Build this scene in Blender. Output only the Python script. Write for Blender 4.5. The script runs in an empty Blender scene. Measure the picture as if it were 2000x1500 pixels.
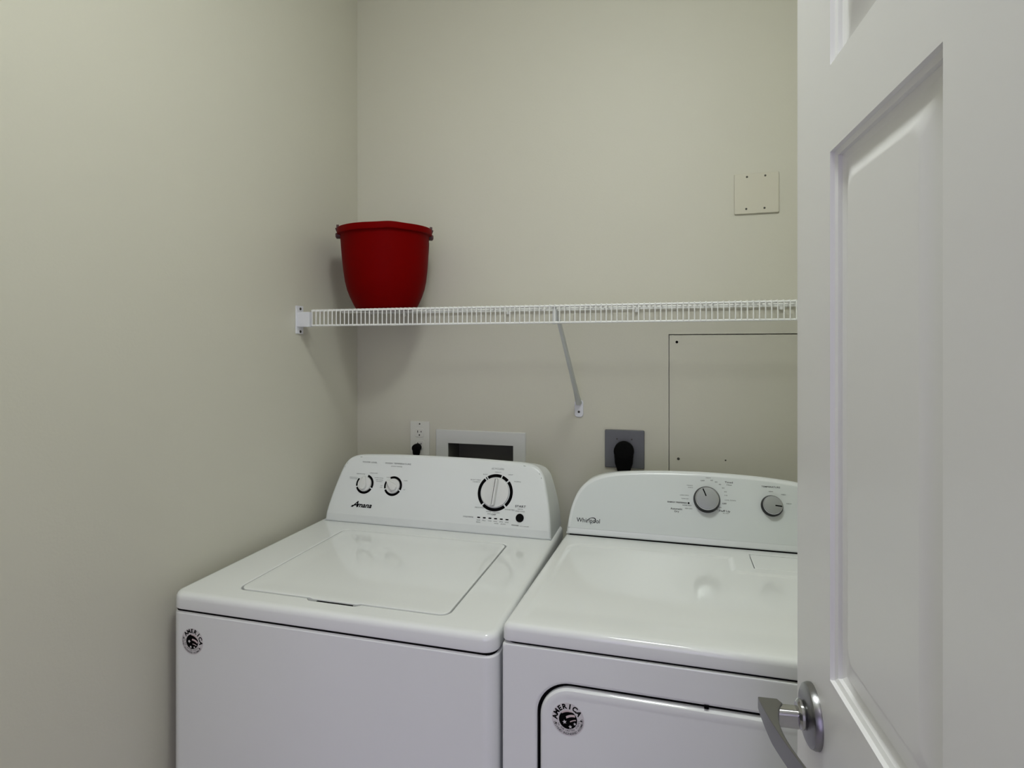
import bpy, bmesh, math, random
from mathutils import Vector, Matrix
random.seed(4)
sc = bpy.context.scene
COL = sc.collection
PI = math.pi

# ------------------------------------------------------------ camera
TH = 0.26797                      # the camera looks 15.35 degrees left of the back wall's normal
cd = bpy.data.cameras.new('camera'); cam = bpy.data.objects.new('camera', cd); COL.objects.link(cam)
cam.location = (0, 0, 1.44)
cam.rotation_euler = (PI/2, 0, TH)
cd.sensor_fit = 'HORIZONTAL'; cd.sensor_width = 36.0
cd.lens = 36.0*1129/2000
cd.shift_y = -67/2000.0 * 1.0
cd.clip_start = 0.02
sc.camera = cam

# ------------------------------------------------------------ exposure, world, lamp strengths
sc.view_settings.view_transform = 'Standard'
sc.view_settings.look = 'None'
sc.view_settings.gamma = 1.0
sc.view_settings.exposure = 0.10
sc.view_settings.use_curve_mapping = False
w = bpy.data.worlds.new('world'); sc.world = w; w.use_nodes = True
w.node_tree.nodes['Background'].inputs[0].default_value = (0.8, 0.85, 1, 1)
w.node_tree.nodes['Background'].inputs[1].default_value = 0.3
ROOM_LAMP = (0.955, 1.0, 0.985); ROOM_POWER = 43.0
HALL_LAMP = (1.0, 0.94, 1.06);  HALL_POWER = 22.0
ROOM_LAMP_AT = (-0.10, 0.52); HALL_LAMP_AT = (0.25, -0.80)

# fill light added behind the camera, standing in for daylight from the hall
HALL_FILL = bpy.data.lights.new('hall_fill_light', 'AREA'); HALL_FILL.shape = 'RECTANGLE'; HALL_FILL.size = 1.7; HALL_FILL.size_y = 1.75
HALL_FILL.energy = 10.0; HALL_FILL.color = (1.0, 0.86, 1.40)
hall_fill = bpy.data.objects.new('hall_fill_light', HALL_FILL); COL.objects.link(hall_fill); hall_fill.location = (0.33, -1.985, 1.325); hall_fill.rotation_euler = (PI/2, 0, 0)

# ------------------------------------------------------------ materials
def mat(name, col, rough=0.5, metal=0.0, spec=0.5, emit=0.0, bump=None, coat=0.0, var=0.0):
    m = bpy.data.materials.new(name); m.use_nodes = True
    nt = m.node_tree; b = nt.nodes['Principled BSDF']
    b.inputs['Base Color'].default_value = (*col, 1)
    b.inputs['Roughness'].default_value = rough
    b.inputs['Metallic'].default_value = metal
    b.inputs['Specular IOR Level'].default_value = spec
    b.inputs['Coat Weight'].default_value = coat
    if emit:
        b.inputs['Emission Color'].default_value = (*col, 1); b.inputs['Emission Strength'].default_value = emit
    tc = nt.nodes.new('ShaderNodeTexCoord')
    if bump:
        n = nt.nodes.new('ShaderNodeTexNoise'); n.inputs['Scale'].default_value = bump[0]; n.inputs['Detail'].default_value = 3
        nt.links.new(tc.outputs['Object'], n.inputs['Vector'])
        bp = nt.nodes.new('ShaderNodeBump'); bp.inputs['Strength'].default_value = bump[1]; bp.inputs['Distance'].default_value = bump[2]
        nt.links.new(n.outputs['Fac'], bp.inputs['Height']); nt.links.new(bp.outputs['Normal'], b.inputs['Normal'])
    if var:
        n2 = nt.nodes.new('ShaderNodeTexNoise'); n2.inputs['Scale'].default_value = 2.3; n2.inputs['Detail'].default_value = 4
        nt.links.new(tc.outputs['Object'], n2.inputs['Vector'])
        mx = nt.nodes.new('ShaderNodeMixRGB'); mx.inputs[1].default_value = (*[c*(1-var) for c in col], 1)
        mx.inputs[2].default_value = (*[min(1, c*(1+var)) for c in col], 1)
        nt.links.new(n2.outputs['Fac'], mx.inputs[0]); nt.links.new(mx.outputs[0], b.inputs['Base Color'])
    return m
WALL = mat('wall_paint', (0.63, 0.615, 0.52), 0.55, bump=(190, 0.10, 0.002), var=0.012)
PLATE = mat('painted_plate', (0.63, 0.605, 0.50), 0.40)
CEIL = mat('ceiling_paint', (0.88, 0.88, 0.86), 0.8, bump=(150, 0.2, 0.002))
FLOOR = mat('vinyl_floor', (0.58, 0.55, 0.56), 0.4, var=0.15)
DOORW = mat('door_paint', (0.84, 0.84, 0.835), 0.30, bump=(60, 0.02, 0.002))
TRIM = mat('trim_paint', (0.72, 0.72, 0.70), 0.35)
ENAMEL = mat('white_enamel', (0.83, 0.85, 0.84), 0.085, spec=0.55, bump=(420, 0.008, 0.0005))
CONSOLE = mat('console_plastic', (0.77, 0.80, 0.79), 0.26)
SILVERW = mat('console_inlay', (0.66, 0.70, 0.685), 0.30)
KNOBW = mat('white_knob_plastic', (0.72, 0.73, 0.71), 0.25)
WIRE = mat('white_vinyl_wire', (0.84, 0.85, 0.82), 0.35)
BRKT = mat('bracket_plastic', (0.75, 0.76, 0.80), 0.35)
BRACE = mat('brace_metal', (0.60, 0.62, 0.60), 0.4)
INK = mat('black_ink', (0.003, 0.003, 0.003), 0.8, spec=0.05)
GREYINK = mat('grey_ink', (0.05, 0.055, 0.055), 0.7, spec=0.15)
BLACK = mat('black_rubber_and_shade', (0.003, 0.003, 0.003), 0.7, spec=0.08)  # rubber parts, and the black fills that stand in for shade in gaps
DARK = mat('dark_gap', (0.02, 0.02, 0.02), 0.8)
RED = mat('red_plastic', (0.155, 0.0004, 0.0004), 0.5, spec=0.03)
DKRED = mat('dark_red_plastic', (0.05, 0.003, 0.004), 0.45)
LABEL = mat('paper_label', (0.75, 0.62, 0.58), 0.6)
OUTW = mat('outlet_plastic', (0.72, 0.72, 0.66), 0.35)
BOXW = mat('outlet_box_plastic', (0.67, 0.68, 0.65), 0.45)
BOXD = mat('outlet_box_inside_shade', (0.15, 0.148, 0.125), 0.6)  # shade of the recess put into the colour; the plastic itself is white
STEEL = mat('steel_plate', (0.15, 0.155, 0.165), 0.5, metal=0.35)
SCREW = mat('screw_metal', (0.07, 0.068, 0.055), 0.5, metal=0.5)
CHROME = mat('satin_chrome', (0.50, 0.50, 0.50), 0.16, metal=1.0)
NICKEL = mat('brushed_nickel', (0.27, 0.27, 0.275), 0.30, metal=1.0)
CAP = mat('knob_silver', (0.36, 0.38, 0.38), 0.32, metal=0.6)
CAPRIM = mat('knob_rim_chrome', (0.62, 0.63, 0.66), 0.2, metal=0.9)
KSIDE = mat('knob_side_black', (0.005, 0.005, 0.005), 0.4, spec=0.2)
STICK = mat('sticker_film', (0.66, 0.64, 0.64), 0.35)
PINK = mat('sticker_stripe', (0.62, 0.50, 0.50), 0.4)
GLASS_R = mat('lamp_glass_room', ROOM_LAMP, 0.5, emit=ROOM_POWER)
GLASS_H = mat('lamp_glass_hall', HALL_LAMP, 0.5, emit=HALL_POWER)

# ------------------------------------------------------------ helpers
def props(o, label=None, cat=None, group=None, kind=None):
    if label: o['label'] = label
    if cat: o['category'] = cat
    if group: o['group'] = group
    if kind: o['kind'] = kind
    return o
def thing(name, loc, label=None, cat=None, group=None, kind=None):
    o = bpy.data.objects.new(name, None); COL.objects.link(o); o.location = loc; o.empty_display_size = 0.05
    return props(o, label, cat, group, kind)
def rootloc(p):
    while p.parent: p = p.parent
    return p.location
def put(name, bm, m, parent=None, label=None, ang=35, smooth=True, mats=None, flip=False):
    bmesh.ops.remove_doubles(bm, verts=bm.verts, dist=1e-6)
    bmesh.ops.recalc_face_normals(bm, faces=bm.faces)
    if flip: bmesh.ops.reverse_faces(bm, faces=bm.faces)
    me = bpy.data.meshes.new(name); bm.to_mesh(me); bm.free()
    for mm in (mats or [m]): me.materials.append(mm)
    if parent: me.transform(Matrix.Translation(-Vector(rootloc(parent))))
    if smooth:
        me.shade_smooth(); me.set_sharp_from_angle(angle=math.radians(ang))
    o = bpy.data.objects.new(name, me); COL.objects.link(o)
    if parent: o.parent = parent
    if smooth:
        wn = o.modifiers.new('wn', 'WEIGHTED_NORMAL'); wn.keep_sharp = True; wn.weight = 60
    if label: o['label'] = label
    return o
def box(bm, x0, x1, y0, y1, z0, z1, bev=0.0, seg=2, M=None):
    r = bmesh.ops.create_cube(bm, size=1.0); vs = r['verts']
    bmesh.ops.scale(bm, vec=(x1-x0, y1-y0, z1-z0), verts=vs)
    bmesh.ops.translate(bm, vec=((x0+x1)/2, (y0+y1)/2, (z0+z1)/2), verts=vs)
    if bev:
        es = list({e for v in vs for e in v.link_edges})
        q = bmesh.ops.bevel(bm, geom=es, offset=bev, segments=seg, affect='EDGES', profile=0.5)
        vs = list({v for f in q['faces'] for v in f.verts} | {v for v in vs if v.is_valid})
    if M: bmesh.ops.transform(bm, matrix=M, verts=vs)
    return bm
def B(*a, **k):
    bm = bmesh.new(); box(bm, *a, **k); return bm
def loft(bm, rings, cap0=True, cap1=True, closed=True, mi=0):
    vr = [[bm.verts.new(p) for p in r] for r in rings]
    n = len(rings[0])
    for a, b in zip(vr, vr[1:]):
        for i in range(n if closed else n-1):
            j = (i+1) % n
            try: bm.faces.new((a[i], a[j], b[j], b[i])).material_index = mi
            except ValueError: pass
    if cap0: bm.faces.new(vr[0][::-1]).material_index = mi
    if cap1: bm.faces.new(vr[-1]).material_index = mi
    return vr
def rr(x0, x1, y0, y1, r, n=8, bump=None):
    """rounded rectangle outline, counterclockwise, 2-D; bump = (bx0, bx1, depth) on the y0 side"""
    r = max(r, 1e-4); P = []
    for k, (cx, cy, a0) in enumerate(((x0+r, y0+r, PI), (x1-r, y0+r, 1.5*PI), (x1-r, y1-r, 0), (x0+r, y1-r, PI/2))):
        for i in range(n+1):
            a = a0 + (PI/2)*i/n
            P.append((cx+r*math.cos(a), cy+r*math.sin(a)))
        if k == 0 and bump:
            bx0, bx1, d = bump
            P += [(bx0, y0), (bx0+0.008, y0-d), (bx1-0.008, y0-d), (bx1, y0)]
    return P
def tube(bm, pts, r, n=8, caps=True, flat=None):
    pts = [Vector(p) for p in pts]; rings = []
    up0 = Vector((0, 0, 1))
    for i, p in enumerate(pts):
        t = (pts[min(i+1, len(pts)-1)] - pts[max(i-1, 0)]).normalized()
        ref = up0 if abs(t.dot(up0)) < 0.95 else Vector((1, 0, 0))
        s = t.cross(ref).normalized(); u = s.cross(t).normalized()
        rad = r[i] if isinstance(r, (list, tuple)) else r
        rings.append([p + s*rad*math.cos(2*PI*k/n) + u*rad*math.sin(2*PI*k/n) for k in range(n)])
    loft(bm, rings, caps, caps)
def frame(o, ex, ey, ez):
    """matrix taking local (x,y,z) to o + x ex + y ey + z ez"""
    ex, ey, ez, o = Vector(ex), Vector(ey), Vector(ez), Vector(o)
    return Matrix(((ex.x, ey.x, ez.x, o.x), (ex.y, ey.y, ez.y, o.y), (ex.z, ey.z, ez.z, o.z), (0, 0, 0, 1)))
def lathe(bm, prof, M=None, n=40, cap0=True, cap1=True, mi=0):
    rings = []
    for r, z in prof:
        rings.append([Vector((max(r, 1e-5)*math.cos(2*PI*k/n), max(r, 1e-5)*math.sin(2*PI*k/n), z)) for k in range(n)])
    if M: rings = [[M @ p for p in g] for g in rings]
    loft(bm, rings, cap0, cap1, mi=mi)
    return bm
def arc_band(bm, r0, r1, a0, a1, M, z=0.0, th=0.0004, n=None):
    """flat ring segment, angles clockwise from 'up' in degrees"""
    n = n or max(2, int(abs(a1-a0)/6)+1); top = []; 
    def P(r, a, zz): a = math.radians(a); return M @ Vector((r*math.sin(a), r*math.cos(a), zz))
    rings = []
    for i in range(n+1):
        a = a0+(a1-a0)*i/n
        rings.append([P(r0, a, z), P(r1, a, z), P(r1, a, z+th), P(r0, a, z+th)])
    loft(bm, rings)
_glyph = {}
def glyph(s, shear=0.0, bold=0.0):
    """text outline as 2-D triangulated data: verts, faces, (xmin, xmax)"""
    key = (s, shear, bold)
    if key in _glyph: return _glyph[key]
    cu = bpy.data.curves.new('t', 'FONT'); cu.body = s; cu.size = 1.0; cu.shear = shear; cu.offset = bold; cu.resolution_u = 3
    cu.align_x = 'LEFT'
    o = bpy.data.objects.new('t', cu); COL.objects.link(o)
    dg = bpy.context.evaluated_depsgraph_get(); dg.update()
    me = bpy.data.meshes.new_from_object(o.evaluated_get(dg))
    V = [tuple(v.co) for v in me.vertices]; Fc = [tuple(p.vertices) for p in me.polygons]
    bpy.data.objects.remove(o); bpy.data.curves.remove(cu); bpy.data.meshes.remove(me)
    xs = [v[0] for v in V] or [0, 1]
    _glyph[key] = (V, Fc, min(xs), max(xs)); return _glyph[key]
def text(bm, s, M, x, y, w=None, h=None, rot=0.0, shear=0.0, bold=0.0, z=0.0004, stretch=None):
    """centred text on the plane of M, w = total width or h = capital height"""
    V, Fc, a, b = glyph(s, shear, bold)
    k = (w/(b-a)) if w else h/0.70
    ky = k if not h else h/0.70
    c, sn = math.cos(rot), math.sin(rot); vs = []
    for v in V:
        px = (v[0]-(a+b)/2)*k; py = (v[1]-0.35)*ky
        vs.append(bm.verts.new(M @ Vector((x+px*c-py*sn, y+px*sn+py*c, z))))
    for f in Fc:
        try: bm.faces.new([vs[i] for i in f])
        except ValueError: pass
def arc_text(bm, s, M, r, a_mid, step, h, inside=False, bold=0.0, cx=0, cy=0):
    """letters along a circle, angles in degrees clockwise from up"""
    n = len(s)
    for i, ch in enumerate(s):
        if ch == ' ': continue
        if not inside:
            a = math.radians(a_mid + (i-(n-1)/2)*step)
            text(bm, ch, M, cx+r*math.sin(a), cy+r*math.cos(a), h=h, rot=-a, bold=bold)
        else:
            a = math.radians(a_mid - (i-(n-1)/2)*step)
            text(bm, ch, M, cx+r*math.sin(a), cy+r*math.cos(a), h=h, rot=-a+PI, bold=bold)
def disc(bm, M, x, y, r, z=0.0004, n=20, rx=None):
    vs = [bm.verts.new(M @ Vector((x+(rx or r)*math.cos(2*PI*k/n), y+r*math.sin(2*PI*k/n), z))) for k in range(n)]
    bm.faces.new(vs)
def poly(bm, M, pts, z=0.0004):
    bm.faces.new([bm.verts.new(M @ Vector((p[0], p[1], z))) for p in pts])
def star(bm, M, x, y, r, rot=0, z=0.0008):
    poly(bm, M, [(x+(r if i % 2 == 0 else r*0.45)*math.sin(rot+i*PI/5), y+(r if i % 2 == 0 else r*0.45)*math.cos(rot+i*PI/5)) for i in range(10)], z)

# ------------------------------------------------------------ the room
XL, XR, YB, YF, ZC = -1.041, 0.56, 1.78, -0.05, 2.74
def struct(name, bm, m, **k):
    xs = [v.co.x for v in bm.verts]; ys = [v.co.y for v in bm.verts]; zs = [v.co.z for v in bm.verts]
    o = put(name, bm, m, None, smooth=False, **k); o['kind'] = 'structure'; return o
def wall_xz(x0, x1, z0, z1, y0, y1, holes):
    """a wall slab from y0 (room side) to y1 with real rectangular recesses (x0,x1,z0,z1,depth)"""
    bm = bmesh.new()
    xs = sorted({x0, x1, *[h[0] for h in holes], *[h[1] for h in holes]}); zs = sorted({z0, z1, *[h[2] for h in holes], *[h[3] for h in holes]})
    def q(*p): bm.faces.new([bm.verts.new(v) for v in p])
    for a, b in zip(xs, xs[1:]):
        for c, d in zip(zs, zs[1:]):
            if any(h[0] <= a and b <= h[1] and h[2] <= c and d <= h[3] for h in holes): continue
            q((a, y0, c), (b, y0, c), (b, y0, d), (a, y0, d))
    for a, b, c, d, e in holes:
        ye = y0+e
        q((a, y0, c), (a, ye, c), (a, ye, d), (a, y0, d)); q((b, y0, c), (b, ye, c), (b, ye, d), (b, y0, d))
        q((a, y0, c), (b, y0, c), (b, ye, c), (a, ye, c)); q((a, y0, d), (b, y0, d), (b, ye, d), (a, ye, d))
        q((a, ye, c), (b, ye, c), (b, ye, d), (a, ye, d))
    q((x0, y1, z0), (x1, y1, z0), (x1, y1, z1), (x0, y1, z1))
    q((x0, y0, z0), (x0, y1, z0), (x0, y1, z1), (x0, y0, z1)); q((x1, y0, z0), (x1, y1, z0), (x1, y1, z1), (x1, y0, z1))
    q((x0, y0, z0), (x1, y0, z0), (x1, y1, z0), (x0, y1, z0)); q((x0, y0, z1), (x1, y0, z1), (x1, y1, z1), (x0, y1, z1))
    return bm
# access opening and laundry box opening are real recesses in the back wall
AP = (-0.006, 0.398, 1.030, 1.4860)
WB = (-0.7055, -0.482, 1.025, 1.135)
struct('wall_back', wall_xz(XL-0.1, XR+0.1, 0, ZC, YB, YB+0.14, [(*AP, 0.02), (*WB, 0.10)]), WALL)
struct('wall_left', B(XL-0.1, XL, YF-0.1, YB, 0, ZC), WALL)
struct('wall_right', B(XR, XR+0.1, YF-0.1, YB, 0, ZC), WALL)
DX0, DX1, DH = -0.585, 0.205, 2.05         # the doorway behind the camera
bm = bmesh.new()
box(bm, XL, DX0, YF-0.1, YF, 0, ZC); box(bm, DX1, XR, YF-0.1, YF, 0, ZC); box(bm, DX0, DX1, YF-0.1, YF, DH, ZC)
struct('wall_front', bm, WALL)
struct('floor', B(-2.0, 1.6, -2.1, YB, -0.05, 0), FLOOR)
struct('ceiling', B(-2.0, 1.6, -2.1, YB, ZC, ZC+0.05), CEIL)
bm = bmesh.new()
box(bm, -2.0, -1.35, -2.1, -2.0, 0, ZC); box(bm, 1.25, 1.6, -2.1, -2.0, 0, ZC); box(bm, -1.35, 1.25, -2.1, -2.0, 0, 0.40); box(bm, -1.35, 1.25, -2.1, -2.0, 2.25, ZC); box(bm, -2.0, -1.9, -2.0, YF-0.1, 0, ZC); box(bm, 1.5, 1.6, -2.0, YF-0.1, 0, ZC)
struct('wall_hall', bm, WALL)
win = thing('added_window_1', (-0.05, -2.05, 0.40), kind='structure')  # unseen window, added as a source for the fill from behind
GLASSW = mat('window_glass', (1, 1, 1), 0.0); GLASSW.node_tree.nodes['Principled BSDF'].inputs['Transmission Weight'].default_value = 1.0
bm = bmesh.new()
for a in ((-1.35, -1.30, 0.40, 2.25), (1.20, 1.25, 0.40, 2.25), (-1.30, 1.20, 0.40, 0.45), (-1.30, 1.20, 2.20, 2.25), (-0.07, -0.03, 0.45, 2.20)): box(bm, a[0], a[1], -2.07, -2.01, a[2], a[3], bev=0.003)
put('window_frame', bm, TRIM, win)
put('window_pane', B(-1.30, 1.20, -2.052, -2.046, 0.45, 2.20), GLASSW, win, smooth=False)
struct('baseboard_left', B(XL, XL+0.012, YF, YB, 0, 0.09, bev=0.003), TRIM)
struct('baseboard_back', B(XL+0.012, XR, YB-0.012, YB, 0, 0.09, bev=0.003), TRIM)
struct('baseboard_right', B(XR-0.012, XR, YF, YB-0.012, 0, 0.09, bev=0.003), TRIM)
bm = bmesh.new()
for x0, x1 in ((DX0-0.06, DX0), (DX1, DX1+0.06)): box(bm, x0, x1, YF-0.114, YF-0.1, 0, DH+0.06, bev=0.003)
box(bm, DX0, DX1, YF-0.114, YF-0.1, DH, DH+0.06, bev=0.003)
struct('trim_1', bm, TRIM)

# ------------------------------------------------------------ ceiling lamps
def ceiling_lamp(x, y, glass, label):
    t = thing('ceiling_lamp', (x, y, ZC), label, 'ceiling lamp')
    put('lamp_base', lathe(bmesh.new(), [(0.175, ZC), (0.175, ZC-0.02), (0.165, ZC-0.028), (0.10, ZC-0.028)], Matrix.Translation((x, y, 0)), 48), TRIM, t)
    put('lamp_shade', lathe(bmesh.new(), [(0.158*math.cos(a), ZC-0.029-0.065*math.sin(a)) for a in [i*PI/2/8 for i in range(9)]], Matrix.Translation((x, y, 0)), 48), glass, t)
ceiling_lamp(*ROOM_LAMP_AT, GLASS_R, 'round white dome ceiling lamp above the washer and dryer')
ceiling_lamp(*HALL_LAMP_AT, GLASS_H, 'round white dome ceiling lamp in the hall outside the doorway')

# ------------------------------------------------------------ the panelled door
E0 = Vector((0.14, 0.725, 0)); DD = Vector((-0.0696, 0.9976, 0)).normalized(); DN = Vector((-0.9976, -0.0696, 0)).normalized()
# door coordinates: (s back from the free edge, z up, d into the leaf)
def dpt(s, z, d): return E0 - DD*s - DN*d + Vector((0, 0, z))
DW, DT = 0.76, 0.035
hinge = dpt(DW, 0, DT/2)
door = thing('door_1', (hinge.x, hinge.y, 0), kind='structure')
ss = [0, 0.109, 0.312, 0.448, 0.651, DW]; zz = [0.01, 0.24, 0.95, 1.1225, 1.63, 1.713, 1.915, 2.035]
prof = [(0, 0), (0.0006, 0.0040), (0.0040, 0.0052), (0.0048, 0.0056), (0.0052, 0.0092), (0.0100, 0.0112), (0.0112, 0.0112),
        (0.016, 0.0104), (0.022, 0.0088), (0.028, 0.0064), (0.033, 0.0043), (0.036, 0.0033), (0.0385, 0.0030)]
bm = bmesh.new()
for side in (0, 1):
    def P(s, z, d): return dpt(s, z, d if side == 0 else DT-d)
    for a, b in zip(ss, ss[1:]):
        for c, e in zip(zz, zz[1:]):
            panel = a in (0.109, 0.448) and c in (0.24, 1.1225, 1.713)
            if not panel:
                bm.faces.new([bm.verts.new(P(*p, 0)) for p in ((a, c), (b, c), (b, e), (a, e))])
            else:
                rings = []
                for i, d in prof:
                    rad = 0.0001 if i < 0.012 else (i-0.0112)*0.55
                    rings.append([P(x, y, d) for x, y in rr(a+i, b-i, c+i, e-i, rad, 5)])
                loft(bm, rings, cap0=False)
for (a, b, c, e) in ((0, 0, zz[0], zz[-1]), (DW, DW, zz[0], zz[-1])):
    bm.faces.new([bm.verts.new(dpt(a, c, 0)), bm.verts.new(dpt(a, c, DT)), bm.verts.new(dpt(a, e, DT)), bm.verts.new(dpt(a, e, 0))])
for z in (zz[0], zz[-1]):
    bm.faces.new([bm.verts.new(dpt(0, z, 0)), bm.verts.new(dpt(DW, z, 0)), bm.verts.new(dpt(DW, z, DT)), bm.verts.new(dpt(0, z, DT))])
put('door_leaf', bm, DOORW, door, ang=28)
for z in (0.25, 1.03, 1.80):
    bm = bmesh.new(); p = dpt(DW+0.004, z, -0.004); lathe(bm, [(0.006, -0.05), (0.006, 0.05)], Matrix.Translation(p), 14); put('hinge', bm, NICKEL, door)
# lever handle, one on each face of the leaf; its rose, neck and lever
def lever(side):
    sg = 1 if side == 0 else -1
    off = 0 if side == 0 else DT
    HS, HZ = 0.060, 1.058
    def P(s, z, out): return dpt(s, z, off - sg*out)        # out: distance away from the leaf
    c = P(HS, HZ, 0); Mx = frame(c, DD*-1, (0, 0, 1), DN*sg)
    bm = bmesh.new(); lathe(bm, [(0.0315, 0), (0.0315, 0.003), (0.0300, 0.0065), (0.0265, 0.0085), (0.0150, 0.0100), (0.0130, 0.0105)], Mx, 48)
    rose = put('handle', bm, NICKEL, door, label='satin nickel lever handle')
    bm = bmesh.new(); lathe(bm, [(0.0130, 0.0100), (0.0145, 0.0120), (0.0145, 0.0145), (0.0120, 0.0165), (0.0105, 0.0170)], Mx, 36)
    put('collar', bm, CHROME, rose)
    bm = bmesh.new()
    rings = []
    for o_, hw, hh in ((0.016, 0.0085, 0.0100), (0.034, 0.0085, 0.0098), (0.044, 0.0085, 0.0092)):
        rings.append([P(HS+x, HZ-0.0035+y, o_) for x, y in rr(-hw, hw, -hh, hh, 0.0055, 5)])
    loft(bm, rings); put('neck', bm, CHROME, rose)
    # lever: a tall tapering blade whose outer face curves back to the leaf
    bm = bmesh.new(); rings = []
    for u in [i/20 for i in range(21)]:
        s = HS-0.010 + 0.128*u
        out = 0.0530 - 0.0240*u**1.6                     # outer face
        th = 0.0250*(1-u)**4.0 + 0.0026
        if u == 0: th = 0.0200
        hh = 0.0065 + 0.0045*min(1, u*3)
        z0 = HZ + 0.0078 - hh
        inn = max(out-th, 0.012)
        r_ = min(0.0012, (out-inn)*0.4)
        pr = rr(inn, out, z0-hh, z0+hh, r_, 3)
        rings.append([P(s, z, x) for x, z in pr])
    loft(bm, rings); put('lever', bm, NICKEL, rose, ang=50)
lever(0); lever(1)

# ------------------------------------------------------------ wire shelf
SX0, SX1, SYF, SYB, SZT, SZB = -0.997, XR-0.01, 1.452, 1.772, 1.5515, 1.5095
SLP = 0.0130/(SYB-SYF)                     # the deck rises a little towards the wall
def sz(y, dz=0.0): return SZT + (y-SYF)*SLP + dz
shelf = thing('wire_shelf', (-0.25, 1.62, SZB), 'long white ventilated wire shelf across the back wall, above washer and dryer', 'shelf')
bm = bmesh.new()
n = int((SX1-SX0)/0.0131)
for i in range(n+1):
    x = SX0+0.004+0.0131*i
    pts = [(x, SYB+0.003, sz(SYB)+0.0030), (x, SYF+0.001, SZT+0.0030), (x, SYF-0.0028, SZT+0.0018), (x, SYF-0.0036, SZT-0.002), (x, SYF-0.0036, SZB-0.001)]
    tube(bm, pts, 0.00155, 6)
put('wire_grid', bm, WIRE, shelf)
for y, z, r in ((SYF, SZT, 0.0028), (SYF, SZB, 0.0028), (1.612, sz(1.612)-0.001, 0.0026), (SYB, sz(SYB)-0.001, 0.0026)):
    bm = bmesh.new(); tube(bm, [(SX0, y, z), (SX1, y, z)], r, 10); put('rail', bm, WIRE, shelf)
for x0, xw, sg in ((SX0, XL, 1), (SX1, XR, -1)):
    bm = bmesh.new()
    if sg > 0:
        box(bm, xw, xw+0.004, 1.437, 1.471, 1.486, 1.567, bev=0.0015)
        box(bm, xw+0.003, xw+0.042, 1.441, 1.462, 1.5055, 1.5485, bev=0.002)
    else:
        box(bm, xw-0.004, xw, 1.437, 1.471, 1.486, 1.567, bev=0.0015)
        box(bm, xw-0.030, xw-0.003, 1.441, 1.462, 1.5055, 1.5485, bev=0.002)
    br = put('end_bracket', bm, BRKT, shelf)
    for z in (1.4925, 1.5585):
        bm = bmesh.new(); lathe(bm, [(0.0042, 0), (0.0036, 0.0014), (0.001, 0.0016)], frame((xw+sg*0.004, 1.456, z), (0, 1, 0), (0, 0, 1), (sg, 0, 0)), 12)
        put('screw', bm, SCREW, br)
bx = -0.2815
def brace(bx):
    A = Vector((bx-0.003, 1.462, 1.540)); Bp = Vector((bx+0.008, 1.772, 1.272)); u = (Bp-A).normalized(); s = Vector((1, 0, 0)); v = u.cross(s).normalized()
    bm = bmesh.new(); rings = []
    L = (Bp-A).length
    for t, hw in ((0, 0.0048), (0.12, 0.0060), (0.45, 0.0066), (0.85, 0.0076), (1.0, 0.0100)):
        c = A + u*L*t
        rings.append([c-s*hw-v*0.004, c-s*hw*0.55+v*0.004, c+s*hw*0.55+v*0.004, c+s*hw-v*0.004])
    loft(bm, rings)
    b = put('support_brace', bm, BRACE, shelf)
    bm = bmesh.new(); P = rr(bx+0.008-0.0135, bx+0.008+0.0135, 1.232, 1.285, 0.009, 6)
    loft(bm, [[(x, YB, z) for x, z in P], [(x, YB-0.0030, z) for x, z in P], [(x*0.92+(bx+0.008)*0.08, YB-0.0045, z*0.95+1.2585*0.05) for x, z in P]])
    put('wall_foot', bm, BRKT, b)
    bm = bmesh.new(); lathe(bm, [(0.0038, 0), (0.003, 0.0018), (0.0005, 0.002)], frame((bx+0.008, YB-0.0044, 1.248), (1, 0, 0), (0, 0, 1), (0, -1, 0)), 14); put('screw', bm, SCREW, b)
    bm = bmesh.new(); box(bm, bx-0.0105, bx-0.0005, SYF+0.0028, SYF+0.0060, SZB-0.004, SZT+0.001, bev=0.001); put('clip', bm, BRACE, b)
brace(bx)
# little wall clips that hold the back rail
for x in (-0.86, -0.50, -0.10, 0.30):
    bm = bmesh.new(); box(bm, x-0.005, x+0.005, SYB-0.002, YB, sz(SYB)-0.012, sz(SYB)+0.001, bev=0.002); put('wall_clip', bm, WIRE, shelf)

# ------------------------------------------------------------ red bucket
BC = Vector((-0.8375, 1.603, sz(1.603)+0.0046))
bucket = thing('bucket', BC, 'dark red plastic bucket standing at the left end of the white wire shelf', 'bucket')
Mb = Matrix.Translation(BC) @ Matrix.Rotation(math.atan(SLP), 4, 'X')
outer = [(0.0001, 0.004), (0.070, 0.004), (0.072, 0.0), (0.086, 0.0), (0.0925, 0.006), (0.0990, 0.019), (0.1075, 0.038), (0.1155, 0.060), (0.1210, 0.085), (0.1250, 0.115), (0.1280, 0.150), (0.1305, 0.190), (0.1320, 0.226),
         (0.1375, 0.2275), (0.1405, 0.229), (0.1412, 0.233), (0.1412, 0.2440), (0.1400, 0.2465), (0.1370, 0.2475), (0.1335, 0.246), (0.1300, 0.240)]
inner = [(0.1275, 0.190), (0.1220, 0.115), (0.1125, 0.060), (0.0900, 0.010), (0.0001, 0.008)]
bm = bmesh.new(); n = 72; rings = []
for r, z in outer+inner:
    g = []
    for k in range(n):
        a = 2*PI*k/n; zr = z - (0.0045 if z > 0.2 else 0)
        if z > 0.225:                                   # shallow waviness of the rim, with a pouring lip in front
            da = (a-math.radians(-62)+PI) % (2*PI)-PI
            zr += 0.0028*math.exp(-((da-0.10)/0.22)**2)
        g.append(Mb @ Vector((r*math.cos(a), r*math.sin(a), zr)))
    rings.append(g)
loft(bm, rings, cap0=False, cap1=False); put('bucket_body', bm, RED, bucket, ang=45)
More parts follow.
